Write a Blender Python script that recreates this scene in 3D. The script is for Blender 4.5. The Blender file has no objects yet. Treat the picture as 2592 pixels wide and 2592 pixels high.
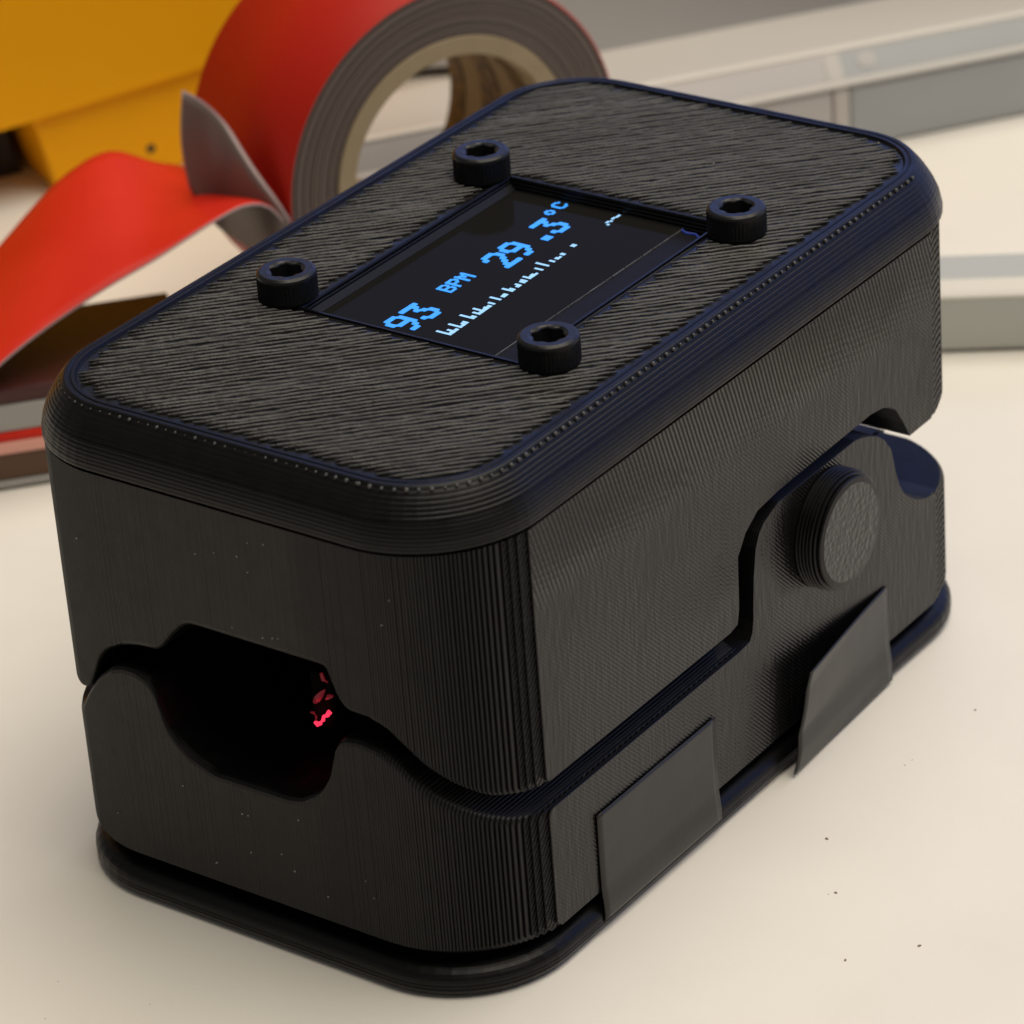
import bpy, bmesh, math, random
import numpy as np
from mathutils import Vector, Matrix
random.seed(7); RN = np.random.RandomState(7)
MM = 0.001
sc = bpy.context.scene
COL = sc.collection
rad = math.radians

# ------------------------------------------------------------------ camera
cam_d = bpy.data.cameras.new('camera')
cam = bpy.data.objects.new('camera', cam_d); COL.objects.link(cam)
Rcv = Matrix(((0.81295356, 0.57831998, -0.06820927), (0.22585343, -0.42109325, -0.87844789), (-0.53674643, 0.69873205, -0.47294481)))
Mw = Matrix((Rcv[0], -Rcv[1], -Rcv[2])).transposed().to_4x4()
Mw.translation = Vector((162.1537, -213.4323, 162.9677)) * MM
cam.matrix_world = Mw
cam_d.sensor_width = 36; cam_d.lens = 10087.035 / 2592 * 36
cam_d.clip_start = 0.01; cam_d.clip_end = 20
cam_d.dof.use_dof = True; cam_d.dof.focus_distance = 0.288; cam_d.dof.aperture_fstop = 64
sc.camera = cam

# ------------------------------------------------------------------ light
w = bpy.data.worlds.new('World'); sc.world = w; w.use_nodes = True
bg = w.node_tree.nodes['Background']; bg.inputs[0].default_value = (1.0, 0.97, 0.93, 1); bg.inputs[1].default_value = 0.14

def area(name, loc, target, sx, sy, watts, color):
    l = bpy.data.lights.new(name, 'AREA'); l.shape = 'RECTANGLE'; l.size = sx; l.size_y = sy; l.energy = watts; l.color = color
    o = bpy.data.objects.new(name, l); COL.objects.link(o); o.location = loc
    o.rotation_euler = (Vector(target) - Vector(loc)).to_track_quat('-Z', 'Y').to_euler()
    return o
area('ceiling_lamp', (0.30, 0.24, 1.35), (0, 0, 0), 1.7, 1.2, 25.5, (1.0, 0.912, 0.765))
area('window_light', (0.15, 1.30, 0.56), (0, 0, 0.04), 3.0, 1.0, 8.4, (0.19, 0.32, 1.0))
sc.view_settings.view_transform = 'Standard'; sc.view_settings.look = 'None'
sc.view_settings.exposure = 0; sc.view_settings.gamma = 1
sc.cycles.use_denoising = True

# ------------------------------------------------------------------ materials
def mat(name, base=(0.5, 0.5, 0.5), rough=0.5, spec=0.5, **kw):
    m = bpy.data.materials.new(name); m.use_nodes = True
    b = m.node_tree.nodes['Principled BSDF']
    b.inputs['Base Color'].default_value = (*base, 1); b.inputs['Roughness'].default_value = rough
    b.inputs['Specular IOR Level'].default_value = spec
    for k, v in kw.items(): b.inputs[k].default_value = v
    return m
class NT:
    def __init__(s, m): s.t = m.node_tree; s.b = s.t.nodes['Principled BSDF']
    def n(s, ty, **kw):
        x = s.t.nodes.new(ty)
        for k, v in kw.items(): setattr(x, k, v)
        return x
    def l(s, a, b): s.t.links.new(a, b)
    def math(s, op, a, b=None, c=None):
        x = s.n('ShaderNodeMath', operation=op)
        for i, v in enumerate((a, b, c)):
            if v is None: continue
            if isinstance(v, (int, float)): x.inputs[i].default_value = v
            else: s.l(v, x.inputs[i])
        return x.outputs[0]
    def coord(s):
        return s.n('ShaderNodeTexCoord').outputs['Object']
    def sep(s, v):
        x = s.n('ShaderNodeSeparateXYZ'); s.l(v, x.inputs[0]); return x.outputs
    def noise(s, vec, scale, detail=2, mapping=None):
        if mapping:
            mp = s.n('ShaderNodeMapping'); s.l(vec, mp.inputs[0])
            mp.inputs['Rotation'].default_value = mapping[0]; mp.inputs['Scale'].default_value = mapping[1]; vec = mp.outputs[0]
        x = s.n('ShaderNodeTexNoise'); x.inputs['Scale'].default_value = scale; x.inputs['Detail'].default_value = detail
        s.l(vec, x.inputs['Vector']); return x.outputs['Fac']
    def bump(s, h, dist, strength=1.0):
        x = s.n('ShaderNodeBump'); x.inputs['Distance'].default_value = dist; x.inputs['Strength'].default_value = strength
        s.l(h, x.inputs['Height']); s.l(x.outputs[0], s.b.inputs['Normal'])
    def ramp(s, v, lo, hi, out0, out1):
        x = s.n('ShaderNodeMapRange'); x.inputs[1].default_value = lo; x.inputs[2].default_value = hi
        x.inputs[3].default_value = out0; x.inputs[4].default_value = out1; s.l(v, x.inputs[0]); return x.outputs[0]
    def mixcol(s, fac, c0, c1):
        x = s.n('ShaderNodeMix', data_type='RGBA'); s.l(fac, x.inputs[0])
        x.inputs[6].default_value = (*c0, 1); x.inputs[7].default_value = (*c1, 1); s.l(x.outputs[2], s.b.inputs['Base Color'])

BLACK = (0.003, 0.003, 0.0033)
# printed black plastic, plain
M_blk = mat('black_print_plastic', BLACK, 0.28, 0.23)
k = NT(M_blk); c = k.coord(); k.l(k.ramp(k.noise(c, 700, 3), 0.3, 0.7, 0.28, 0.42), k.b.inputs['Roughness'])
k.bump(k.noise(c, 2600, 2), 0.00002, 0.5)

# top face of the lid: the printed lines themselves are geometry, this is their plastic
M_top = mat('black_print_top_skin', (0.004, 0.004, 0.004), 0.29, 0.36)
k = NT(M_top); c = k.coord()
n2 = k.noise(c, 500, 2, ((0, 0, rad(-45)), (0.5, 1.6, 1.0)))
k.l(k.ramp(n2, 0.35, 0.65, 0.24, 0.42), k.b.inputs['Roughness']); k.bump(k.noise(c, 1300, 2), 0.00007, 1.0)

# right side skin of the two shells: fine 45 degree infill, ticks under the lid
M_side = mat('black_print_side_skin', (0.005, 0.005, 0.005), 0.26, 0.30)
k = NT(M_side); c = k.coord(); x, y, z = k.sep(c)
n1 = k.noise(c, 160, 2); n2 = k.noise(c, 900, 2, ((rad(45), 0, 0), (1, 2.5, 0.5))); n3 = k.noise(c, 90, 2)
ph = k.math('MULTIPLY', k.math('ADD', y, z), 2 * math.pi / 0.00027 / math.sqrt(2))
ph = k.math('ADD', ph, k.math('MULTIPLY', n1, 4.0))
wv = k.math('ABSOLUTE', k.math('SINE', k.math('MULTIPLY', ph, 0.5)))
ph2 = k.math('ADD', k.math('MULTIPLY', k.math('ADD', y, k.math('MULTIPLY', z, 0.35)), 2 * math.pi / 0.00045), k.math('MULTIPLY', n1, 6.0))
wv2 = k.math('ABSOLUTE', k.math('SINE', k.math('MULTIPLY', ph2, 0.5)))
band = k.ramp(z, 0.0285, 0.0345, 0.0, 1.0)
amp = k.ramp(n3, 0.40, 0.60, 0.05, 1.1)
h = k.math('ADD', k.math('MULTIPLY', k.math('MULTIPLY', wv, amp), 0.62), k.math('MULTIPLY', k.math('MULTIPLY', wv2, band), 1.9))
h = k.math('ADD', h, k.math('MULTIPLY', n2, 0.7))
k.bump(h, 0.00007, 1.0)

M_zig = mat('black_print_zigzag_step', (0.005, 0.005, 0.005), 0.28, 0.3)
k = NT(M_zig); c = k.coord(); x, y, z = k.sep(c)
ph = k.math('ADD', k.math('MULTIPLY', k.math('SUBTRACT', z, k.math('MULTIPLY', y, 0.9)), 2 * math.pi / 0.00062), k.math('MULTIPLY', k.noise(c, 500, 2), 2.0))
k.bump(k.math('ABSOLUTE', k.math('SINE', k.math('MULTIPLY', ph, 0.5))), 0.00022, 1.0)
M_screw = mat('black_oxide_steel', (0.008, 0.008, 0.009), 0.28, 0.32)
k = NT(M_screw); c = k.coord(); k.l(k.ramp(k.noise(c, 1500, 2), 0.3, 0.7, 0.24, 0.42), k.b.inputs['Roughness'])
M_glass = mat('display_glass', (0.011, 0.0105, 0.0095), 0.06, 0.01)
k = NT(M_glass); c = k.coord(); k.l(k.ramp(k.noise(c, 150, 2), 0.35, 0.7, 0.05, 0.14), k.b.inputs['Roughness'])
M_strip = mat('display_driver_strip', (0.012, 0.011, 0.012), 0.3, 0.03)
k = NT(M_strip); k.bump(k.noise(k.coord(), 500, 2), 0.00006, 0.6)
M_frost = mat('glass_cut_edge', (0.10, 0.10, 0.105), 0.35, 0.5)
k = NT(M_frost); k.bump(k.noise(k.coord(), 3000, 2), 0.0001, 1)

def emis(name, col, s):
    m = mat(name, (0.02, 0.02, 0.02), 0.4, 0.5)
    b = m.node_tree.nodes['Principled BSDF']; b.inputs['Emission Color'].default_value = (*col, 1); b.inputs['Emission Strength'].default_value = s
    return m
M_pix = emis('lit_blue_pixels', (0.028, 0.32, 1.0), 1.25)
M_edgeglow = emis('glass_edge_painted_glow', (0.06, 0.14, 1.0), 0.13)  # blue light along the glass edges, put in as emission
M_pix2 = emis('lit_pale_pixels', (0.35, 0.66, 1.0), 1.15)
M_red = emis('glowing_red_glint', (1.0, 0.035, 0.09), 1.3)  # glints of the red LED, put in as emission
M_red2 = emis('glowing_dim_red_glint', (1.0, 0.03, 0.07), 0.09)  # weaker red glints, also put in as emission
M_lens = mat('red_led_lens', (0.10, 0.004, 0.008), 0.25, 0.5)

M_btape = mat('black_vinyl_tape', (0.015, 0.015, 0.015), 0.33, 0.42)
k = NT(M_btape); c = k.coord(); k.bump(k.math('ADD', k.noise(c, 130, 2), k.math('MULTIPLY', k.noise(c, 2200, 2), 0.06)), 0.00025, 0.5)

# table top
M_table = mat('cream_laminate', (0.80, 0.755, 0.665), 0.45, 0.2)
k = NT(M_table); c = k.coord()
k.mixcol(k.ramp(k.noise(c, 60, 5), 0.35, 0.7, 0, 1), (0.80, 0.765, 0.70), (0.765, 0.73, 0.665))
k.bump(k.noise(c, 1100, 3), 0.00006, 0.5)
M_crumb = mat('brown_crumb', (0.26, 0.20, 0.14), 0.7)

M_redv = mat('red_vinyl', (0.60, 0.020, 0.008), 0.45, 0.2)
k = NT(M_redv); c = k.coord(); k.mixcol(k.ramp(k.noise(c, 55, 3), 0.35, 0.65, 0, 1), (0.56, 0.016, 0.006), (0.64, 0.026, 0.012))
k.bump(k.noise(c, 90, 2), 0.0004, 0.3)
M_redw = mat('red_vinyl_wound', (0.42, 0.013, 0.005), 0.5, 0.2)
k = NT(M_redw); k.bump(k.noise(k.coord(), 60, 2), 0.0004, 0.3)
M_adh = mat('grey_adhesive', (0.15, 0.115, 0.10), 0.35, 0.5)
M_edge = mat('pale_tape_edge', (0.36, 0.28, 0.28), 0.5)
M_roll = mat('wound_tape_side', (0.16, 0.12, 0.10), 0.45)
k = NT(M_roll); c = k.coord(); x, y, z = k.sep(c)
r_ = k.math('SQRT', k.math('ADD', k.math('MULTIPLY', x, x), k.math('MULTIPLY', z, z)))
cb = k.n('ShaderNodeCombineXYZ'); k.l(r_, cb.inputs[0]); nn = k.noise(cb.outputs[0], 900, 3)
nn2 = k.noise(c, 120, 3)
k.mixcol(k.math('ADD', k.math('MULTIPLY', k.ramp(nn, 0.35, 0.7, 0, 1), 0.6), k.math('MULTIPLY', nn2, 0.4)), (0.075, 0.062, 0.052), (0.17, 0.12, 0.105)); k.bump(nn, 0.0003, 0.6)
M_core = mat('tan_cardboard', (0.42, 0.33, 0.20), 0.75)
k = NT(M_core); k.mixcol(k.noise(k.coord(), 300, 4), (0.28, 0.215, 0.125), (0.37, 0.29, 0.18))
M_print = mat('dark_gold_print', (0.11, 0.06, 0.015), 0.6)
k = NT(M_print); k.mixcol(k.ramp(k.noise(k.coord(), 900, 3), 0.4, 0.65, 0, 1), (0.06, 0.032, 0.008), (0.22, 0.13, 0.03))
M_yel = mat('yellow_plastic', (0.72, 0.30, 0.004), 0.5, 0.15)
k = NT(M_yel); c = k.coord(); k.mixcol(k.noise(c, 80, 3), (0.90, 0.395, 0.002), (0.95, 0.425, 0.004)); k.bump(k.noise(c, 900, 2), 0.0001, 0.4)
M_drk = mat('dark_rubber_and_shade', (0.012, 0.009, 0.007), 0.6)  # rubber, also the shadow slot put under the rear box
M_brn = mat('brown_film', (0.09, 0.035, 0.01), 0.35)
M_clear = mat('frosted_plastic', (0.52, 0.52, 0.50), 0.30, 0.5, **{'Transmission Weight': 0.35, 'IOR': 1.35})
k = NT(M_clear); k.bump(k.noise(k.coord(), 60, 2), 0.001, 0.25)
M_clear2 = mat('grey_frosted_plastic', (0.30, 0.31, 0.31), 0.32, 0.5)
k = NT(M_clear2); k.mixcol(k.noise(k.coord(), 70, 2), (0.31, 0.33, 0.345), (0.42, 0.425, 0.425))
M_rim2 = mat('grey_rim_plastic', (0.50, 0.48, 0.45), 0.35)
M_card = mat('card_behind_frosted_plastic', (0.42, 0.395, 0.37), 0.4)
k = NT(M_card); k.mixcol(k.noise(k.coord(), 60, 2), (0.44, 0.42, 0.41), (0.52, 0.50, 0.48))
M_rim = mat('pale_rim_and_highlight', (0.66, 0.63, 0.58), 0.35)  # pale rims, also the highlight painted on the bar's bevel
M_paper = mat('pale_card', (0.62, 0.59, 0.53), 0.8)
M_bar = mat('grey_plastic_bar', (0.46, 0.47, 0.44), 0.38, 0.5)
k = NT(M_bar); k.mixcol(k.noise(k.coord(), 40, 2), (0.43, 0.44, 0.41), (0.49, 0.50, 0.47))
M_sil = mat('clear_grey_film', (0.33, 0.32, 0.30), 0.2, 0.6)
M_pink = mat('pale_pink_plastic', (0.75, 0.36, 0.29), 0.4)

# ------------------------------------------------------------------ helpers
def link(name, me, m, parent=None, smooth=False, loc=None):
    o = bpy.data.objects.new(name, me); COL.objects.link(o)
    for q in (m if isinstance(m, (list, tuple)) else [m]): me.materials.append(q)
    if smooth:
        for p in me.polygons: p.use_smooth = True
    if parent: o.parent = parent
    if loc: o.location = Vector(loc) * MM
    return o
def from_bm(name, bm, m, parent=None, smooth=False, recalc=True, loc=None):
    if recalc: bmesh.ops.recalc_face_normals(bm, faces=bm.faces)
    me = bpy.data.meshes.new(name); bm.to_mesh(me); bm.free()
    return link(name, me, m, parent, smooth, loc)
def empty(name, label, cat, loc=(0, 0, 0), group=None, rz=0):
    o = bpy.data.objects.new(name, None); COL.objects.link(o); o.location = Vector(loc) * MM; o.rotation_euler.z = rz
    o.empty_display_size = 0.01
    o['label'] = label; o['category'] = cat
    if group: o['group'] = group
    return o
def V(bm, p): return bm.verts.new((p[0] * MM, p[1] * MM, p[2] * MM))
def loft(bm, rings, cap0=True, cap1=True, closed=True, mi=0):
    vs = [[V(bm, p) for p in r] for r in rings]; n = len(vs[0])
    for a, b in zip(vs, vs[1:]):
        for i in range(n if closed else n - 1):
            j = (i + 1) % n
            f = bm.faces.new((a[i], a[j], b[j], b[i])); f.material_index = mi
    caps = []
    if cap0: caps.append(bm.faces.new(vs[0][::-1]))
    if cap1: caps.append(bm.faces.new(vs[-1]))
    return vs, caps
def box(bm, x0, x1, y0, y1, z0, z1, bev=0.0, seg=2):
    r = [(x0, y0), (x1, y0), (x1, y1), (x0, y1)]
    vs, _ = loft(bm, [[(*p, z0) for p in r], [(*p, z1) for p in r]])
    if bev:
        es = {e for row in vs for v in row for e in v.link_edges}
        bmesh.ops.bevel(bm, geom=list(es), offset=bev * MM, segments=seg, affect='EDGES', profile=0.5)
def rrect(hx, hy, r, cx=0, cy=0, n=14):
    pts = []
    for qx, qy, a0 in ((1, -1, -90), (1, 1, 0), (-1, 1, 90), (-1, -1, 180)):
        for i in range(n + 1):
            a = rad(a0 + 90 * i / n)
            pts.append((cx + qx * (hx - r) + r * math.cos(a), cy + qy * (hy - r) + r * math.sin(a)))
    return pts

# ------------------------------------------------------------------ setting: the table
bm = bmesh.new(); box(bm, -900, 900, -700, 900, -25, 0, 2)
t = from_bm('table_top', bm, M_table); t['kind'] = 'structure'

# ------------------------------------------------------------------ the device
CX, HX, HY, RC = -0.54, 20.66, 34.76, 9.2
dev = empty('pulse_oximeter', 'black 3D printed fingertip pulse meter with a glowing blue display on top', 'pulse oximeter')

UPW = [(-30, 15.5), (-18.5, 15.5), (-16.8, 16.0), (-15.2, 17.0), (-14.2, 18.7), (-13.6, 20), (-12.7, 21), (-11.1, 21.8), (-9.6, 22.15), (-8, 22.3), (-7.5, 22.5),
       (-7.1, 22.9), (-6.2, 24.0), (-5.2, 25.0), (-4.5, 25.35), (-3.8, 25.4), (8.0, 25.4), (8.15, 24.1), (8.78, 22.8), (9.45, 22.3), (11.1, 22.3), (12.6, 21.7), (13.76, 20.5), (15.04, 19), (16.57, 17.6), (18.27, 16.2), (19.7, 15.6), (20.7, 15.5), (30, 15.5)]
LOW = [(-30, 13.3), (-19, 13.3), (-17.5, 14.2), (-16.2, 15.8), (-15, 17.3), (-13.9, 18.6), (-13.3, 19.0), (-12.45, 19.75), (-11.4, 20.1), (-10.15, 20.1), (-9, 19.6), (-8.4, 18.8), (-8.2, 17.4),
       (-7.8, 16.1), (-6.9, 15.1), (-5.8, 14.25), (-3.7, 13.45), (3.1, 13.5), (4.3, 13.75), (5.6, 14.6), (6.3, 15.2), (7.3, 16.8), (7.75, 19.1), (8.65, 20.05), (10.1, 20.3), (11.6, 20.1),
       (12.8, 19.4), (13.9, 18.2), (15.2, 16.7), (16.9, 15.4), (19, 13.9), (20.2, 13.3), (30, 13.3)]
UPS = [(-40, 15.5), (-3.4, 15.45), (-2.4, 15.8), (-2.1, 17), (-1.95, 21.2), (-.82, 22.7), (.92, 23.75), (3.78, 24.05), (10, 24.2), (17.1, 24.35), (18.9, 24.1), (19.9, 23.7), (20.7, 23.1), (21.8, 21.5), (22.7, 19.95), (28.6, 20.0), (40, 20.1)]
LOS = [(-40, 13.3), (-2.4, 13.5), (-.9, 13.65), (-.5, 14.2), (-.3, 15.1), (0, 18.5), (.45, 20.9), (1.0, 21.9), (1.7, 22.5), (3.7, 23.2), (14.7, 23.3), (15.8, 23.05), (16.75, 22.7), (18.0, 22.1), (18.8, 21.5), (19.9, 20.1),
       (20.4, 18.1), (21, 16.4), (21.8, 15.3), (22.75, 14.5), (23.8, 13.9), (24.9, 13.5), (27, 13.2), (40, 13.1)]
LOI = LOS
def soft(tab, sig=0.26):      # round the corners of a profile
    xs = np.linspace(-30, 30, 1201); zs = np.interp(xs, [p[0] for p in tab], [p[1] for p in tab])
    kx = np.arange(-40, 41) * 0.05; g = np.exp(-(kx / sig) ** 2 / 2); g /= g.sum()
    return list(zip(xs.tolist(), np.convolve(np.pad(zs, 40, 'edge'), g, 'valid').tolist()))
UPW, LOW = soft(UPW), soft(LOW)
def itp(tab, v): return float(np.interp(v, [p[0] for p in tab], [p[1] for p in tab]))
YS = sorted({p[0] for p in UPS + LOS + LOI if -34 < p[0] < 34} | {-34.2, -33, -31.8, -30.5, -28, -24, 7.9, 8.1, 12, 21.9, 22.1, 30, 32, 33.5, 25})
def up_z(x, y):
    d = abs(x - CX)
    if d > 11.2:
        if y > -3.4: return itp(UPS, y)
        return itp(UPW, x)
    if y > 8: return 20.6
    z = itp(UPW, x)
    return z
def lo_z(x, y):
    d = abs(x - CX)
    if d > 17.7: return itp(LOS, y) if (y > -2.4 or d > 20.3) else itp(LOW, x)
    if d > 11.2 and y > -2.4: return itp(LOI, y)
    if d <= 11.2 and y > 8: return 20.2 if y < 22 else 13.4
    return itp(LOW, x)
P = 0.205
def shell(name, upper):
    bm = bmesh.new(); rings = []
    n = int(round(2 * HX / P)); p = 2 * HX / n
    for i in range(n):
        x0 = CX - HX + i * p; xm = x0 + p / 2
        e = max(0.0, abs(xm - CX) - (HX - RC)); ins = RC - math.sqrt(max(RC * RC - e * e, 0.0))
        ins += RN.uniform(-0.006, 0.006) * (1 if xm < 8 else 3.5)
        last = i in (0, n - 1)
        gb = 0.006 + 0.055 * min(1, max(0, (xm - 4) / 9)) + (0.01 if xm < -17 else 0)
        for t_, g in ((0.03, gb), (0.24, 0.0), (0.76, 0.0), (0.97, gb)):
            x = x0 + t_ * p; yF = -HY + ins + g; yB = HY - 0.4 - ins - g
            r = []
            fz = up_z if upper else lo_z
            c_ = 0.55
            if upper: zt = 35.62
            else: zt = 3.45 + g
            def zz(y): return fz(x if abs(x - CX) < 20.2 and not 10.5 < abs(x - CX) < 11.9 else xm, y) + (g if upper else -g)
            r.append((x, yF, zt if upper else zt + 0.5))
            sg = 1 if upper else -1
            r += [(x, yF, zz(yF) + sg * c_), (x, yF + 0.12 * c_, zz(yF) + sg * 0.52 * c_), (x, yF + 0.47 * c_, zz(yF) + sg * 0.13 * c_)]
            for y in YS:
                yy = min(max(y, yF + c_), yB - c_)
                yy += (y - yy) * 1e-5
                r.append((x, yy, zz(yy)))
            r.append((x, yB, zz(yB) + sg * c_))
            r.append((x, yB, zt if upper else zt + 0.5))
            if not upper:
                r.append((x, yB - 0.6, zt)); r.append((x, yF + 0.6, zt))
            rings.append(r)
    vs, caps = loft(bm, rings)
    bmesh.ops.remove_doubles(bm, verts=bm.verts, dist=2e-7)
    bmesh.ops.dissolve_degenerate(bm, edges=bm.edges, dist=2e-7)
    bm.faces.ensure_lookup_table()
    for f in bm.faces:
        f.normal_update()
        fx = f.calc_center_median().x / MM - CX - HX
        if abs(f.normal.x) > 0.97 and fx > -0.75: f.material_index = 1 if fx > -0.02 else 2
    return from_bm(name, bm, [M_blk, M_side, M_zig], dev)
shell('upper_shell', True)
shell('lower_shell', False)

# lid: fourteen printed layers with a rounded shoulder, a grooved border, an infilled top and a window for the display
LT = 40.0; LB = 35.9
OP = (-9.3, 9.9, -13.3, 12.8)
insets = [2.0, 1.32, 0.98, 0.72, 0.53, 0.39, 0.28, 0.19, 0.12, 0.07, 0.03, 0, 0, 0]
def ro(ins, z, n=14): return [(q[0], q[1], z) for q in rrect(HX + 0.12 - ins, HY + 0.12 - ins, RC - ins, CX, 0, n)]
bm = bmesh.new(); rings = [ro(0.55, LB - 0.28), ro(0.55, LB)]
ph_ = (LT - LB) / 14
def li(h): return 2.0 * (1 - min(1, max(0, h / (LT - LB)))) ** 1.9
for i in range(13, -1, -1):
    z0 = LT - (i + 1) * ph_; jt = RN.uniform(-0.012, 0.012); gl = 0.055 if i < 7 else 0.022
    for t_, g in ((0.02, gl), (0.2, 0.006), (0.5, 0.0), (0.8, 0.006), (0.98, gl)):
        h = LT - (z0 + t_ * ph_); rings.append(ro(li(h) + g + jt, LT - h))
for ii, dz in ((2.12, 0), (2.36, 0), (2.44, -0.09), (2.50, -0.09), (2.58, 0), (2.82, 0), (2.90, -0.15), (2.96, -0.24), (3.03, -0.24)):
    rings.append(ro(ii, LT + dz))
vs, _ = loft(bm, rings, cap1=False)
outer = vs[-1]
ox0, ox1, oy0, oy1 = OP
def opr(o, z, n=6):
    pts = []
    for (xa, ya), (xb, yb) in (((ox0 - o, oy0 - o), (ox1 + o, oy0 - o)), ((ox1 + o, oy0 - o), (ox1 + o, oy1 + o)), ((ox1 + o, oy1 + o), (ox0 - o, oy1 + o)), ((ox0 - o, oy1 + o), (ox0 - o, oy0 - o))):
        for i in range(n): pts.append((xa + (xb - xa) * i / n, ya + (yb - ya) * i / n, z))
    return pts
irings = [opr(0.46, LT - 0.24)]
for o, z in ((0.40, LT - 0.24), (0.30, LT - 0.2), (0.26, LT - 0.02), (0.06, LT - 0.03), (0.0, LT - 0.1)): irings.append(opr(o, z))
for i in range(4):
    z1 = LT - 0.1 - i * 0.28
    for t_, g in ((0.05, 0.05), (0.3, 0), (0.7, 0), (0.95, 0.05)): irings.append(opr(g - i * 0.07, z1 - t_ * 0.28))
ivs, _ = loft(bm, irings, False, False)
inner = ivs[0]
edges = []
for ring in (outer, inner):
    for a, b in zip(ring, ring[1:] + ring[:1]): edges.append(bm.edges.get((a, b)) or bm.edges.new((a, b)))
r = bmesh.ops.triangle_fill(bm, edges=edges, use_beauty=True, use_dissolve=False)
for f in r['geom']:
    if isinstance(f, bmesh.types.BMFace): f.material_index = 1
lid = from_bm('lid', bm, [M_blk, M_top], dev)

# diagonal infill lines of the top skin: each one a rounded bead with its own small unevenness
bm = bmesh.new(); PT = 0.57; hx_, hy_, rc_i = HX + 0.12 - 3.08, HY + 0.12 - 3.08, RC - 3.08
def inside(px, py):
    qx, qy = abs(px - CX) - (hx_ - rc_i), abs(py) - (hy_ - rc_i)
    if qx > rc_i or qy > rc_i: return False
    if qx > 0 and qy > 0 and qx * qx + qy * qy > rc_i * rc_i: return False
    return not (ox0 - 0.5 < px < ox1 + 0.5 and oy0 - 0.5 < py < oy1 + 0.5)
sq = math.sqrt(0.5); ARC = [(-0.5, -0.6), (-0.36, 0.35), (-0.14, 0.92), (0.0, 1.0), (0.14, 0.9), (0.36, 0.30), (0.5, -0.6)]
kk_ = -36.5
while kk_ < 36.5:
    w_ = PT * RN.uniform(0.68, 0.86); run = []; t_ = -50.0; hj = 0.0; lj = 0.0; lim = None
    def flush(run):
        if len(run) < 3: return
        rows = []
        for i, (px, py, h_, o_, ww) in enumerate(run):
            e_ = 0.25 if i in (0, len(run) - 1) else 1.0
            rows.append([V(bm, (px + (a_ * ww * e_ + o_) * sq, py - (a_ * ww * e_ + o_) * sq, LT - 0.12 + (0.145 + h_) * b_ * (0.4 + 0.6 * e_))) for a_, b_ in ARC])
        for r0, r1 in zip(rows, rows[1:]):
            for i in range(len(ARC) - 1):
                f = bm.faces.new((r0[i], r0[i + 1], r1[i + 1], r1[i])); f.smooth = True
    while t_ < 50:
        px, py = CX + (t_ + kk_) * sq, (t_ - kk_) * sq
        hj = 0.2 * hj + RN.uniform(-0.034, 0.034) - (0.045 if RN.rand() < 0.12 else 0); lj = 0.5 * lj + RN.uniform(-0.016, 0.016)
        if inside(px, py):
            rr_ = math.hypot((px + 11.4) / 3.1, (py - 0.3) / 5.8); dip = 0.055 * math.exp(-((rr_ - 1) / 0.12) ** 2) * RN.uniform(0.2, 1.3)
            run.append((px, py, hj - dip, lj, w_ * RN.uniform(0.9, 1.06)))
        else:
            flush(run); run = []
        t_ += 0.8
    flush(run); kk_ += PT
for v in bm.verts: pass
inf = from_bm('infill_lines', bm, M_top, lid, recalc=False); inf['kind'] = 'stuff'

# ends of the infill lines that show as a row of dots on the shoulder
bm = bmesh.new(); path = rrect(HX + 0.12 - 1.72, HY + 0.12 - 1.72, RC - 1.72, CX, 0, 40)
L = 0; step = 0.86; acc = 0
for a, b in zip(path, path[1:] + path[:1]):
    d = math.dist(a, b)
    while acc <= d:
        if a[0] < -18.3 or a[1] > 27 or (a[0] < 5 and a[1] > 0): acc += step; continue
        f = acc / d if d else 0; px = a[0] + (b[0] - a[0]) * f; py = a[1] + (b[1] - a[1]) * f
        s = RN.uniform(0.12, 0.19)
        if py < -30 and px < 8: s *= RN.choice([0.35, 0.5, 0.8])
        bmesh.ops.create_icosphere(bm, subdivisions=1, radius=s * MM, matrix=Matrix.Translation(Vector((px, py, LT - ph_ * 0.55)) * MM))
        acc += step * RN.uniform(0.93, 1.07)
    acc -= d
dots = from_bm('infill_dots', bm, mat('raised_print_dots', (0.065, 0.065, 0.062), 0.3), lid, True); dots['kind'] = 'stuff'

# little blobs and specks left on the print
bm = bmesh.new()
for (px, py, pz, s) in [(4.94, -32.9, 39.0, 0.16), (8.69, -32.9, 39.0, 0.17), (-2.0, -33.6, 38.3, 0.2), (-3.0, -33.9, 38.0, 0.16), (-1.2, -33.7, 38.1, 0.14), (16.3, 30.2, 39.3, 0.2), (16.8, 29.4, 39.1, 0.16), (12.9, 31.0, 40.0, 0.1), (3.5, 22.0, 40.0, 0.09)]:
    bmesh.ops.create_icosphere(bm, subdivisions=1, radius=s * MM, matrix=Matrix.Translation(Vector((px, py, pz)) * MM) @ Matrix.Diagonal((1.3, 1, 0.7, 1)))
for i in range(26):
    px = RN.uniform(-15, 14); e = max(0, px - (CX + HX - RC)); py = -HY + RC - math.sqrt(RC * RC - e * e) if e else -HY
    pz = RN.uniform(26, 34) if i % 2 else RN.uniform(5, 12)
    bmesh.ops.create_icosphere(bm, subdivisions=1, radius=RN.uniform(0.05, 0.09) * MM, matrix=Matrix.Translation(Vector((px, py, pz)) * MM))
sp = from_bm('plastic_specks', bm, mat('pale_specks', (0.22, 0.21, 0.2), 0.35), lid, True); sp['kind'] = 'stuff'

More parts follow.
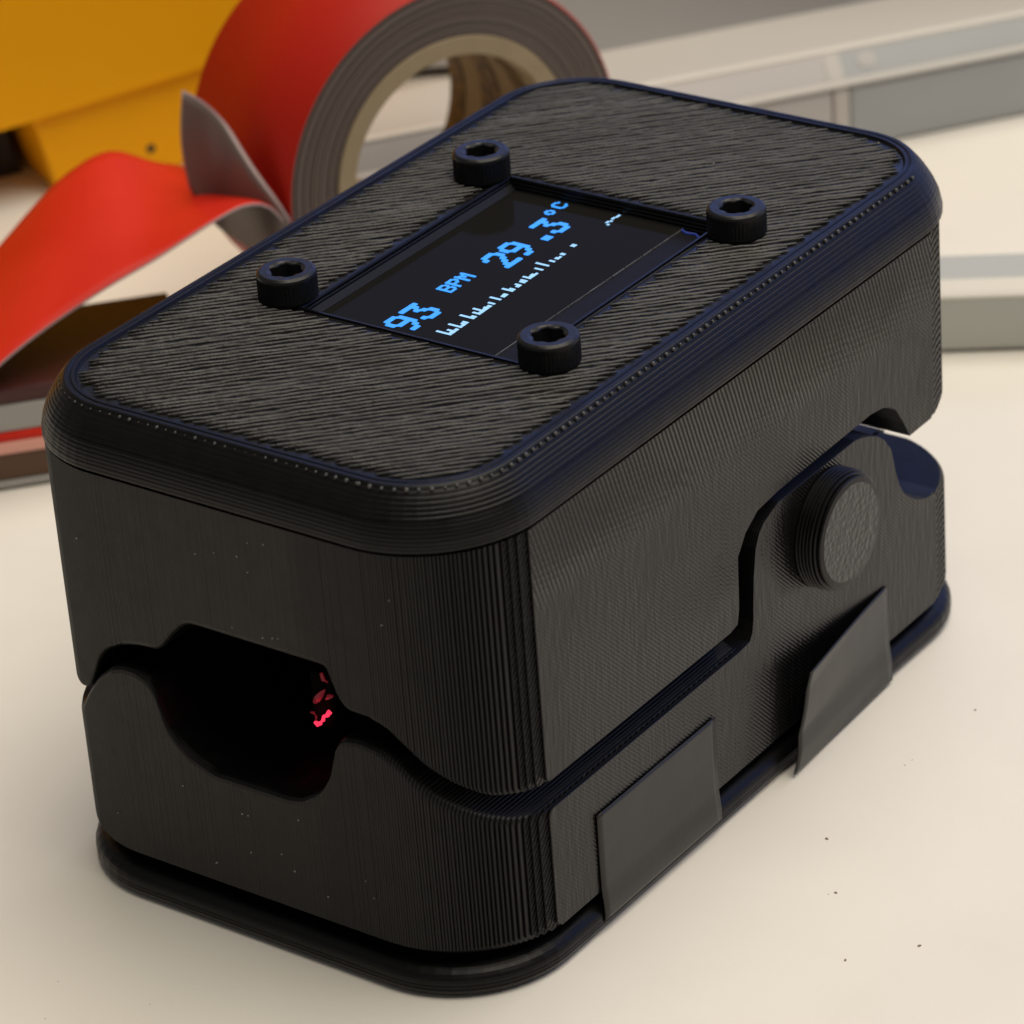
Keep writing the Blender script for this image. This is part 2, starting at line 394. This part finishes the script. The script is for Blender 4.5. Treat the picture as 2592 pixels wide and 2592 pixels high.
# base plate
bm = bmesh.new(); rings = []
def rb(ins, z): return [(q[0], q[1], z) for q in rrect(HX + 0.15 - ins, HY + 0.3 - ins, RC - ins, CX, -0.1, 12)]
prof = [(1.6, 0.0), (0.9, 0.06), (0.5, 0.18), (0.25, 0.34), (0.1, 0.52), (0.02, 0.7), (0, 0.82), (0.025, 0.87), (0, 0.92), (0, 1.13), (0.025, 1.17), (0, 1.21), (0.0, 1.42), (0.05, 1.6), (0.14, 1.8), (0.3, 2.0), (0.5, 2.17), (0.75, 2.31), (1.0, 2.41), (1.2, 2.46)]
for q_ in prof: rings.append(rb(*q_))
rings += [rb(2.4, 2.5), rb(2.4, 3.5)]
loft(bm, rings); from_bm('base_plate', bm, M_blk, dev)

# display
disp = empty('display', '', ''); disp.parent = dev; del disp['label']; del disp['category']
bm = bmesh.new(); box(bm, ox0 - 0.25, 6.75, oy0 - 0.25, oy1 + 0.25, 37.9, 38.98, 0.05); from_bm('display_glass', bm, M_glass, disp)
bm = bmesh.new(); box(bm, 6.86, ox1 + 0.2, oy0 - 0.25, oy1 - 0.6, 37.9, 38.9, 0.04); from_bm('driver_strip', bm, M_strip, disp)
bm = bmesh.new()
yy = oy0
while yy < oy1:
    ln = RN.uniform(0.5, 1.8); s = RN.uniform(0.015, 0.045)
    box(bm, 6.80 - s, 6.80 + s, yy, min(yy + ln, oy1), 38.85, 38.99); yy += ln + RN.choice([0.0, 0.0, 0.08])
from_bm('glass_edge_line', bm, M_frost, disp)
bm = bmesh.new(); loft(bm, [[(ox0 - 0.2, y_, 38.9), (ox0 - 0.2, y_, 39.42), (ox0 + 0.12, y_, 39.42), (ox0 + 0.55, y_, 39.02), (ox0 + 0.55, y_, 38.9)] for y_ in (oy0 - 0.2, oy1 + 0.2)])
from_bm('window_wall_band', bm, mat('lit_wall_grey', (0.010, 0.010, 0.013), 0.35, 0.16), disp)  # added strip, paler like the window's inner wall where light catches it
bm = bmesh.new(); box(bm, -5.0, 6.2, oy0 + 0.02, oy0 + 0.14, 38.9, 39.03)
from_bm('glass_edge_glow', bm, M_edgeglow, disp)  # line of blue light on the glass edge, put in as emission

FONT = {'9': (0x06, 0x49, 0x49, 0x29, 0x1E), '3': (0x21, 0x41, 0x45, 0x4B, 0x31), '2': (0x42, 0x61, 0x51, 0x49, 0x46), 'B': (0x7F, 0x49, 0x49, 0x49, 0x36),
        'P': (0x7F, 0x09, 0x09, 0x09, 0x06), 'M': (0x7F, 0x02, 0x0C, 0x02, 0x7F), 'C': (0x3E, 0x41, 0x41, 0x41, 0x22), 'o': (0x06, 0x09, 0x09, 0x06, 0x00), '.': (0x00, 0x60, 0x60, 0x00, 0x00)}
ZP = 38.985
def px_rect(bm, u0, u1, v0, v1):   # text runs along +y, its up is -x
    box(bm, v0, v1, u0, u1, ZP, ZP + 0.03)
NEL = [0]
def poly(bm, pts):
    NEL[0] += 1; zt = ZP + 0.02 + 0.0004 * (NEL[0] % 60)
    loft(bm, [[(v, u, ZP - 0.01) for u, v in pts], [(v, u, zt) for u, v in pts]])
def glyph(bm, ch, u, v, pu, pv):
    on = {(cI, rI) for cI, bits in enumerate(FONT[ch]) for rI in range(7) if bits >> rI & 1}
    ctr = lambda q: (u + (q[0] + 0.5) * pu, v + (q[1] + 0.5) * pv)
    ru, rv = pu * 0.74, pv * 0.66
    for q in on:
        a, b = ctr(q); poly(bm, [(a + ru * qx_, b + rv * qy_) for qx_, qy_ in ((0.88, -0.62), (0.88, 0.62), (0.62, 0.88), (-0.62, 0.88), (-0.88, 0.62), (-0.88, -0.62), (-0.62, -0.88), (0.62, -0.88))])
        for d in ((1, 0), (0, 1), (1, 1), (1, -1)):
            t_ = (q[0] + d[0], q[1] + d[1])
            if t_ not in on: continue
            if d[0] and d[1] and ((q[0] + d[0], q[1]) in on or (q[0], q[1] + d[1]) in on): continue
            a2, b2 = ctr(t_); l_ = math.hypot(a2 - a, b2 - b); nx_, ny_ = -(b2 - b) / l_, (a2 - a) / l_; wd = 0.5 * (ru + rv) * (0.6 if d[0] and d[1] else 0.84)
            poly(bm, [(a + nx_ * wd, b + ny_ * wd), (a - nx_ * wd, b - ny_ * wd), (a2 - nx_ * wd, b2 - ny_ * wd), (a2 + nx_ * wd, b2 + ny_ * wd)])
def text(name, items, m):
    bm = bmesh.new()
    for (s, u, v, pu, pv, adv) in items:
        for i, ch in enumerate(s): glyph(bm, ch, u + i * adv, v, pu, pv)
    return from_bm(name, bm, m, disp)
text('pulse_reading', [('93', -11.42, -3.66, 0.36, 0.40, 2.16)], M_pix)
text('pulse_unit', [('BPM', -4.72, -3.62, 0.185, 0.20, 1.12)], M_pix)
text('temperature_reading', [('29', 0.75, -3.72, 0.36, 0.40, 2.14), ('3', 7.45, -3.8, 0.36, 0.40, 2.06)], M_pix)
bm = bmesh.new(); px_rect(bm, 6.05, 6.85, -1.78, -1.08); from_bm('decimal_point', bm, M_pix, disp)
text('temperature_unit', [('o', 10.0, -4.35, 0.2, 0.21, 1), ('C', 11.35, -4.62, 0.19, 0.17, 1)], M_pix)
bm = bmesh.new(); u = -10.55; tall = [3, 12, 20, 30, 35, 47, 57, 66, 70]
H = [1.35, .35, .75, .3, .3, 1.2, .25, .45, .5, 0, 0, 1.3, .45, .3, .7, .3, 1.05, .35, .45, .35, 0, .6, 0, 0, 1.0, .25, .35, .4, .3, .3, 1.0, .5, .3, .3, .55, .3, .5, .6, .3, .75, .35, .4, .2, 0, 0, .75, .2, 0, 1.2, .3, .25, .5, .3, .35, .2, .2, .4]
for i, hgt in enumerate(H):
    uu = u + i * 0.268; base = 2.0 - 0.033 * (uu + 10.5)
    if hgt > 0.32 or (hgt > 0 and i % 3 == 0): px_rect(bm, uu, uu + (0.2 if hgt > 0.4 else 0.29), base - hgt, base)
px_rect(bm, 6.05, 6.45, 0.95, 1.35)
for (u0, v0, l_) in ((10.45, 1.25, .22), (10.75, 0.95, .35), (11.1, 1.1, .22), (11.5, 0.95, .4), (11.95, 1.05, .5)): px_rect(bm, u0, u0 + l_, v0, v0 + 0.2)
from_bm('pulse_trace', bm, M_pix2, disp)

# four socket screws
def screw_mesh():
    bm = bmesh.new(); N = 96; rings = []
    def rg(fr, z): return [(fr(2 * math.pi * i / N) * math.cos(2 * math.pi * i / N), fr(2 * math.pi * i / N) * math.sin(2 * math.pi * i / N), z) for i in range(N)]
    kn = lambda a: 2.24 if int(round(a / (2 * math.pi) * N)) % 2 else 2.21
    lob = lambda a, s=0: 1.16 + s + 0.10 * math.cos(6 * a)
    rings = [rg(lambda a: 2.0, -0.05), rg(lambda a: 2.18, 0.05), rg(kn, 0.2), rg(kn, 1.55), rg(lambda a: 2.24, 1.62), rg(lambda a: 2.24, 1.85), rg(lambda a: 2.19, 2.02), rg(lambda a: 2.06, 2.13), rg(lambda a: 1.95, 2.17),
             rg(lambda a: 1.44, 2.17), rg(lambda a: lob(a, 0.06), 2.08), rg(lambda a: lob(a), 2.0), rg(lambda a: lob(a), 0.8), rg(lambda a: 0.1, 0.6)]
    loft(bm, rings)
    bmesh.ops.recalc_face_normals(bm, faces=bm.faces)
    me = bpy.data.meshes.new('socket_screw'); bm.to_mesh(me); bm.free(); return me
sm = screw_mesh(); sm.materials.append(M_screw)
for i, (px, py) in enumerate(((-11.33, -12.34), (12.07, -12.34), (12.07, 11.98), (-11.33, 11.98))):
    o = bpy.data.objects.new('socket_screw', sm); COL.objects.link(o); o.parent = dev
    o.location = Vector((px, py, LT)) * MM; o.rotation_euler.z = (0.3, 1.35, 0.75, 0.1)[i]

# hinge pin on the right ear
bm = bmesh.new(); rings = []
PX = CX + HX
def pr(r, x, n=56): return [(x, 10.3 + r * math.cos(2 * math.pi * i / n), 18.0 + r * math.sin(2 * math.pi * i / n)) for i in range(n)]
for i in range(7):
    x0 = PX - 0.02 + i * 0.3; rr_ = 4.75 - (0.35 if i == 6 else 0.12 if i == 5 else 0)
    for t_, g in ((0.05, 0.09), (0.3, 0), (0.7, 0), (0.95, 0.09)): rings.append(pr(rr_ - g, x0 + t_ * 0.3))
rings.append(pr(3.9, PX + 2.12))
loft(bm, rings)
M_pinf = mat('black_print_pin_face', (0.016, 0.016, 0.016), 0.3, 0.5)
kk = NT(M_pinf); vv = kk.n('ShaderNodeTexVoronoi'); vv.inputs['Scale'].default_value = 2100; kk.l(kk.coord(), vv.inputs['Vector']); kk.bump(vv.outputs['Distance'], 0.00006, 1.0)
bm.faces.ensure_lookup_table(); bm.faces[-1].material_index = 1
from_bm('hinge_pin', bm, [M_blk, M_pinf], dev)

# two strips of black tape holding the base plate on
def strip(y0, y1, ztop, lift, seed, skew=0.0):
    bm = bmesh.new(); nu, nv = 22, 30; X = CX + HX
    g = []
    for j in range(nv + 1):
        v = j / nv; row = []
        for i in range(nu + 1):
            uq = i / nu; y = y0 + (y1 - y0) * uq
            s = v * ((ztop - 0.35) if lift else (ztop + 1.2))             # distance down from the top edge
            zt_ = ztop + skew * (uq - 0.5)
            zz_ = zt_ - s; off = 0.10
            if zz_ < 3.6: off = 0.10 + 0.16 * min(1, (3.6 - zz_) / 1.5)
            if lift: off += 0.15 * v
            if zz_ < 1.2 and not lift:
                q = min(1.0, (1.2 - zz_) / 2.4); off -= (1.6 if lift == 0 else 0.15) * q * q * 2.0; zz_ = 1.2 - (1.2 - zz_) * 0.46
            l_ = lift * max(0.0, (1 - uq) ** 1.12) * (1.0 - 0.62 * v)
            wob = 0.05 * math.sin(5 * uq + seed) * math.sin(6 * v + seed * 2) if lift == 0 else 0.16 * math.sin(7 * v + 1.5 * uq + seed) * (1 - uq)
            row.append(V(bm, (X + off + l_ + abs(wob) * 0.6, y - (0.15 * l_) - (1.75 * v * (1 - uq) if lift else 0), max(zz_, 0.12))))
        g.append(row)
    for a, b in zip(g, g[1:]):
        for i in range(nu): bm.faces.new((a[i], a[i + 1], b[i + 1], b[i]))
    bmesh.ops.recalc_face_normals(bm, faces=bm.faces)
    if sum(f.normal.x for f in bm.faces) < 0: bmesh.ops.reverse_faces(bm, faces=bm.faces)
    o = from_bm('tape_strip', bm, M_btape, dev, True, recalc=False)
    so = o.modifiers.new('thickness', 'SOLIDIFY'); so.thickness = 0.00012; so.offset = 0
    return o
strip(-21.6, -6.2, 9.95, 0.0, 0.6)
strip(4.5, 18.4, 8.75, 1.7, 1.9)['label'] = 'black tape strip peeling away along its near edge'

# red LED in the finger opening, its glints put in as glowing shapes
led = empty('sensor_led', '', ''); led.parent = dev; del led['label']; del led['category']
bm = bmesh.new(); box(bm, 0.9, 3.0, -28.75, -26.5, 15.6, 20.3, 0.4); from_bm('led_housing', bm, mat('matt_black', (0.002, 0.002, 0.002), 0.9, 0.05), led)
def tube(bm, pts, r, n=6):
    rings = []
    for i, p in enumerate(pts):
        d = Vector(pts[min(i + 1, len(pts) - 1)]) - Vector(pts[max(i - 1, 0)]); d.normalize()
        a = d.orthogonal().normalized(); b = d.cross(a); rr_ = r if isinstance(r, (int, float)) else r[i]
        rings.append([tuple(Vector(p) + (a * math.cos(2 * math.pi * k_ / n) + b * math.sin(2 * math.pi * k_ / n)) * rr_) for k_ in range(n)])
    loft(bm, rings)
LY = -28.9
bm = bmesh.new(); tube(bm, [(x_, LY, z_) for x_, z_ in ((1.21, 16.07), (1.48, 15.93), (1.74, 16.10), (2.03, 16.45), (2.11, 16.78), (2.47, 16.98), (2.65, 17.30), (2.84, 17.22))], [0.12, 0.2, 0.17, 0.15, 0.12, 0.17, 0.18, 0.1]); from_bm('red_glint_shapes', bm, M_red, led)
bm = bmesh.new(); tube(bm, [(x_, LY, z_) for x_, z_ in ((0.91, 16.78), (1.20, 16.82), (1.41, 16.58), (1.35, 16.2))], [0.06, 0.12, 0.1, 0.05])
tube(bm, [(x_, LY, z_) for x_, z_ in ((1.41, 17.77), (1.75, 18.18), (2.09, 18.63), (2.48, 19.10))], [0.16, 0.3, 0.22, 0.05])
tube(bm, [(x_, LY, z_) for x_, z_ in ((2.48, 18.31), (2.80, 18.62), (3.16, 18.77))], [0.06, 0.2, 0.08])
tube(bm, [(x_, LY, z_) for x_, z_ in ((2.3, 20.42), (2.43, 19.92), (2.80, 19.81))], [0.12, 0.16, 0.08]); from_bm('dim_red_glints', bm, M_red2, led)

ll = bpy.data.lights.new('led_light', 'POINT'); ll.energy = 0.00005; ll.color = (1.0, 0.03, 0.06); ll.shadow_soft_size = 0.0004
lo_ = bpy.data.objects.new('led_light', ll); COL.objects.link(lo_); lo_.location = Vector((1.9, -29.7, 16.9)) * MM; lo_.parent = led

bm = bmesh.new(); tube(bm, [(6.75, 12.7, 38.99), (6.95, 12.25, 38.99), (7.5, 12.0, 39.0), (8.2, 12.15, 38.99), (8.7, 11.8, 38.98), (9.3, 11.5, 38.95)], [0.05, 0.1, 0.11, 0.08, 0.1, 0.05]); from_bm('chipped_glass_corner', bm, M_edgeglow, disp)  # blue glow on the chipped edge is put in as emission

# ------------------------------------------------------------------ roll of red tape behind
nx = Vector((0.924, -0.383, 0)).normalized(); mv = Vector((nx.y, -nx.x, 0))
cf = Vector((-46.4, 53.0, 0)) - mv * 0.6 + Vector((0, 0, 17.6))
roll = empty('tape_roll', 'red vinyl tape roll standing on its rim with a loose tail unwound beside it', 'tape roll', tuple(cf))
# local frame of the roll: y = -axis (depth), x = -m, z = up
roll.rotation_euler.z = math.atan2(-mv.y, -mv.x)
Rm = roll.matrix_basis.to_3x3()
DS = 1 if (Rm @ Vector((0, 1, 0))).dot(nx) < 0 else -1
def circ(r, d, n=128): return [(r * math.cos(2 * math.pi * i / n), DS * d, r * math.sin(2 * math.pi * i / n)) for i in range(n)]
bm = bmesh.new(); loft(bm, [circ(17.45, 0.0), circ(17.6, 0.1), circ(17.6, 18.9), circ(17.4, 19)], False, False); from_bm('wound_tape', bm, M_redw, roll, True)
bm = bmesh.new(); rg_ = [circ(17.44, 0.0)]
rq = 17.4
while rq > 12.75:
    d = RN.uniform(0.0, 0.22); rg_.append(circ(rq, d)); rq -= RN.uniform(0.12, 0.3); rg_.append(circ(rq, d))
rg_.append(circ(12.6, 0.05)); loft(bm, rg_, False, False); o = from_bm('tape_side', bm, M_roll, roll)
bm = bmesh.new(); loft(bm, [circ(12.6, 0.1), circ(12.5, -0.1), circ(10.95, -0.1), circ(10.75, 0.05), circ(10.75, 18.9), circ(12.6, 19)], False, False); from_bm('cardboard_core', bm, M_core, roll)
for d0, d1, a0, a1 in ((3.2, 6.0, 138, 172), (9.4, 13.0, 140, 188), (16.2, 18.8, 160, 212)):
    bm = bmesh.new(); rings = []
    for i in range(15):
        a = rad(a0 + (a1 - a0) * i / 14); e_ = 0.35 * (1 - (2 * i / 14 - 1) ** 8)
        # angle is measured from +m towards up, local x is -m
        ring_ = []
        for rr_, dd in ((10.71, d0 + 0.3 - e_ * .8), (10.63, d0 + 0.3 - e_ * .8), (10.63, d1 - 0.3 + e_ * .8), (10.71, d1 - 0.3 + e_ * .8)):
            ring_.append((-rr_ * math.cos(a), DS * dd, rr_ * math.sin(a)))
        rings.append(ring_)
    loft(bm, rings); from_bm('core_print', bm, M_print, roll)

# the loose tail: a ribbon between two edge curves (s along m, z up), near edge in the face plane, far edge 19 mm behind
def crv(pts, n):
    p = np.array(pts, float); d = np.r_[0, np.cumsum(np.hypot(*np.diff(p, axis=0).T))]; tt = np.linspace(0, d[-1], n)
    # Catmull-Rom through the points
    out = []
    for t_ in tt:
        i = int(np.clip(np.searchsorted(d, t_) - 1, 0, len(p) - 2)); f = (t_ - d[i]) / (d[i + 1] - d[i])
        p0, p1, p2, p3 = p[max(i - 1, 0)], p[i], p[i + 1], p[min(i + 2, len(p) - 1)]
        out.append(0.5 * ((2 * p1) + (-p0 + p2) * f + (2 * p0 - 5 * p1 + 4 * p2 - p3) * f * f + (-p0 + 3 * p1 - 3 * p2 + p3) * f ** 3))
    return np.array(out)
def loc(s, d, z):     # roll-plane coordinates to the roll's local frame
    return (-(s + 0.6), DS * d, z - 17.6)
NEAR = [(14.0, 11.0), (16.6, 15.6), (18.9, 19.3), (21.5, 20.3), (24.7, 19.7), (27.7, 18.8), (31.0, 17.8), (37.5, 16.1), (45.5, 13.2), (54, 8.5), (62, 2.5)]
FAR = [(4.5, 5.0), (7.9, 9.1), (12.6, 12.8), (18.0, 16.7), (20.8, 18.0), (24.6, 20.2), (26.8, 20.4), (28.5, 20.0), (31.5, 18.7), (36.0, 15.6), (44, 9.5), (50, 3)]
nn_ = crv(NEAR, 60); ff_ = crv(FAR, 60)
def sheet(name, A, B, dA, dB, m, th, nv=14, bow=0.0):
    bm = bmesh.new(); g = []
    for a, b in zip(A, B):
        row = []
        for j in range(nv + 1):
            v = j / nv; p = np.array(a) * (1 - v) + np.array(b) * v; d = dA * (1 - v) + dB * v if np.isscalar(dA) else 0
            row.append(V(bm, loc(p[0], d, p[1] + bow * math.sin(math.pi * v))))
        g.append(row)
    for a, b in zip(g, g[1:]):
        for i in range(nv): bm.faces.new((a[i], a[i + 1], b[i + 1], b[i]))
    o = from_bm(name, bm, m, roll, True); so = o.modifiers.new('thickness', 'SOLIDIFY'); so.thickness = th * MM; so.offset = -1
    return o
tail = sheet('tape_tail', nn_, ff_, 0.0, 19.0, [M_redv, M_adh, M_edge], 0.22, bow=0.35)
so = tail.modifiers[0]; so.material_offset = 1; so.material_offset_rim = 2
# grey adhesive flap between the wound tape and the tail
S3 = [(22.0, 9, 28.6), (20.4, 8.5, 27.4), (18.9, 7.5, 25.2), (18.9, 5.0, 23.4), (18.6, 2.6, 21.4), (17.9, 0.6, 19.4), (17.2, -0.2, 17.5)]
B3 = [(22.3, 9.2, 19.0), (20.8, 9.5, 15.8), (19.6, 9.0, 14.2), (19.0, 7.0, 13.6), (18.4, 4.5, 13.2), (17.9, 2.0, 12.8), (17.3, 0.4, 12.6)]
bm = bmesh.new(); g = []
def cr3(pts, n):
    p = np.array(pts, float); d = np.linspace(0, len(p) - 1, n); return np.stack([np.interp(d, range(len(p)), p[:, i]) for i in range(3)], 1)
def smooth3(a, k_=3):
    for _ in range(k_): a[1:-1] = 0.25 * a[:-2] + 0.5 * a[1:-1] + 0.25 * a[2:]
    return a
for a, b in zip(smooth3(cr3(S3, 40), 12), smooth3(cr3(B3, 40), 12)):
    g.append([V(bm, loc(*( (1 - j / 10) * a + j / 10 * b + np.array([0.5 * math.sin(math.pi * j / 10), 0, 0])))) for j in range(11)])
for a, b in zip(g, g[1:]):
    for i in range(10): bm.faces.new((a[i], a[i + 1], b[i + 1], b[i]))
fl = from_bm('adhesive_flap', bm, [M_adh, M_edge], roll, True); so = fl.modifiers.new('thickness', 'SOLIDIFY'); so.thickness = 0.45 * MM; so.offset = 0; so.material_offset_rim = 1

# ------------------------------------------------------------------ yellow case, upper left
yd = Vector((0.482, 0.876, 0)).normalized(); yn = Vector((yd.y, -yd.x, 0))      # along, towards the camera
ycase = empty('yellow_case', 'yellow moulded plastic case at the back with a small dark screw hole', 'tool case', (-104.5, 60.67, 0), rz=math.atan2(yd.y, yd.x))
def yprism(name, poly, d0, d1, m, bev=0.0):        # polygon in (along, up), depth behind the front plane
    bm = bmesh.new(); loft(bm, [[(a, d0, z_) for a, z_ in poly], [(a, d1, z_) for a, z_ in poly]])
    if bev: bmesh.ops.bevel(bm, geom=list(bm.edges), offset=bev * MM, segments=3, affect='EDGES', profile=0.5)
    return from_bm(name, bm, m, ycase)
yprism('lower_panel', [(0.4, 0.05), (36.3, 0.05), (41.3, 4.7), (42, 12.2), (-1.4, 9.1)], 0.0, 45, M_yel, 0.35)
yprism('upper_body', [(-60, 5.2), (-2.4, 9.2), (15.7, 10.5), (43, 12.4), (43, 60), (-60, 60)], -1.0, 48, M_yel, 0.8)
yprism('rubber_foot', [(-60, 0.02), (-0.6, 0.02), (-2.6, 8.6), (-60, 5.0)], 8.0, 40, M_drk, 0.3)
bm = bmesh.new(); loft(bm, [[(10.9 + 0.5 * math.cos(2 * math.pi * i / 20), d, 2.8 + 0.5 * math.sin(2 * math.pi * i / 20)) for i in range(20)] for d in (-0.03, 0.4)])
from_bm('screw_hole', bm, M_drk, ycase)

# ------------------------------------------------------------------ translucent storage case, upper right
cd = Vector((0.59, 0.81, 0)).normalized()
scase = empty('storage_case', 'low frosted plastic case with a pale rim, nearest of the two clear boxes', 'storage box', (-32.7, 113.9, 0), rz=math.atan2(cd.y, cd.x))
def cbox(par, name, x0, x1, y0, y1, z0, z1, m, bev=0.3):
    bm = bmesh.new(); box(bm, x0, x1, y0, y1, z0, z1, bev); return from_bm(name, bm, m, par)
cbox(scase, 'front_wall', -7.6, 40, 0.0, 1.2, 0.02, 7.05, M_clear2, 0.5)
cbox(scase, 'card_front', -60, -9.4, 0.0, 1.2, 0.02, 7.05, M_card, 0.5)['label'] = 'paler end of the case with card behind the frosted wall'
cbox(scase, 'divider', -9.37, -7.63, -0.1, 1.3, 0.02, 7.0, M_rim2, 0.3)
cbox(scase, 'rim', -60, 40, -0.35, 1.2, 7.08, 7.5, M_rim2, 0.2)
def slope(name, x0, x1, y0, z0, y1, z1, m):
    bm = bmesh.new(); loft(bm, [[(x_, y0, z0), (x_, y1, z1), (x_, y1, z1 - 0.7), (x_, y0, z0 - 0.35)] for x_ in (x0, x1)]); return from_bm(name, bm, m, scase)
slope('lid_window', -7.6, 40, 1.25, 7.45, 3.0, 9.6, M_clear2)
slope('lid_card', -60, -9.4, 1.25, 7.45, 3.0, 9.6, M_card)
slope('lid_bridge', -9.37, -7.63, 1.2, 7.5, 3.0, 9.66, M_rim2)
cbox(scase, 'back_rim', -60, 40, 3.02, 4.2, 9.2, 9.95, M_rim, 0.2)
cbox(scase, 'lid_panel', -60, 40, 4.22, 15, 9.0, 9.6, M_rim2, 0.2)
bm = bmesh.new(); loft(bm, [[(-4.8 + 1.0 * math.cos(2 * math.pi * i / 24), 2.25 + 0.55 * math.sin(2 * math.pi * i / 24) - d, 8.68 + 0.68 * math.sin(2 * math.pi * i / 24) + d) for i in range(24)] for d in (0.0, 0.06)])
from_bm('round_sticker', bm, M_card, scase)
rc_ = empty('storage_case', 'taller pale grey plastic box standing behind the low frosted case', 'storage box', (-54.9, 128.3, 0), rz=math.atan2(12.6, 17.06))
cbox(rc_, 'front_wall', -60, 70, 0, 1.5, 1.2, 40, mat('pale_grey_plastic', (0.52, 0.525, 0.55), 0.4), 0.6)
cbox(rc_, 'slot_shadow', -60, 70, 2.0, 30, 0.02, 1.3, M_drk, 0.2)  # dark block standing in for the shadow slot under the box
cbox(rc_, 'lid_panel', -60, 70, 0, 30, 40.02, 42, M_rim, 0.4)
cbox(rc_, 'back_wall', -60, 70, 28.5, 30, 1.3, 40, M_clear2, 0.4)

# ------------------------------------------------------------------ grey bar lying on the table at the right
bd = Vector((0.85, 0.53, 0)).normalized()
bar = empty('plastic_bar', 'grey plastic bar with a painted highlight along its bevelled edge, lying flat on the table', 'plastic bar', (-4.8, 71.5, 0), rz=math.atan2(bd.y, bd.x))
prof = [(0.25, 0.25), (0.0, 0.6), (0.0, 5.6), (0.35, 6.0), (1.5, 6.7), (2.0, 6.8), (6.6, 6.8), (7.0, 6.4), (7.0, 0.6), (6.7, 0.25)]
bm = bmesh.new(); loft(bm, [[(x_, a, b) for a, b in prof] for x_ in (-24, 70)]); from_bm('bar_body', bm, M_bar, bar)
bm = bmesh.new(); loft(bm, [[(x_, a, b) for a, b in ((-0.04, 5.5), (-0.06, 5.75), (0.32, 6.08), (1.5, 6.78), (1.7, 6.7), (0.4, 5.9))] for x_ in (-24.02, 70.02)]); from_bm('bevel_highlight', bm, M_rim, bar)  # pale strip puts the bevel's highlight into the colour
bm = bmesh.new(); box(bm, -23.5, 69.5, 0.6, 6.4, 0.01, 0.3); from_bm('bar_under_strip', bm, M_drk, bar)  # thin dark strip between the bar and the table

# ------------------------------------------------------------------ flat pack lying beside the roll, left edge
pd = Vector((0.68, 0.74, 0)).normalized()
pack = empty('flat_pack', 'flat pack of red and clear plastic layers lying under the loose red tape', 'plastic pack', (-64.7, 9.5, 0), rz=math.atan2(pd.y, pd.x))
for nm, z0, z1, d0, m in (('bottom_card', 0.25, 0.85, 0.0, M_sil), ('brown_film', 0.88, 3.5, 0.35, M_brn), ('pink_tray', 3.53, 4.7, 0.0, M_pink), ('red_cover', 4.73, 5.5, 0.1, M_redv), ('clear_blister', 5.53, 8.1, 0.4, M_sil), ('shadow_layer', 8.13, 9.6, 0.6, mat('dark_red_shadow', (0.06, 0.012, 0.012), 0.5))):  # topmost layer: shadow on the pack put in as dark red
    bm = bmesh.new(); box(bm, -25, 17, d0, 16, z0, z1, 0.18); from_bm(nm, bm, m, pack)

# ------------------------------------------------------------------ crumbs on the table
bm = bmesh.new()
for i, (px, py) in enumerate([(32.04, -9.04), (40.69, -11.85), (37.05, -15.97), (27.74, -3.26), (28.25, 18.02)] + [(RN.uniform(24, 55), RN.uniform(-30, 20)) for _ in range(4)] + [(RN.uniform(-40, 0), RN.uniform(-52, -40)) for _ in range(6)]):
    s = RN.uniform(0.07, 0.12) if i < 5 else RN.uniform(0.03, 0.05)
    bmesh.ops.create_icosphere(bm, subdivisions=1, radius=s * MM, matrix=Matrix.Translation(Vector((px, py, s * 0.4)) * MM) @ Matrix.Rotation(i, 4, 'Z') @ Matrix.Diagonal((1.5, 0.9, 0.7, 1)))
cr = from_bm('table_crumbs', bm, M_crumb); cr['kind'] = 'stuff'; cr['label'] = 'tiny dark crumbs scattered on the cream table top'; cr['category'] = 'crumbs'
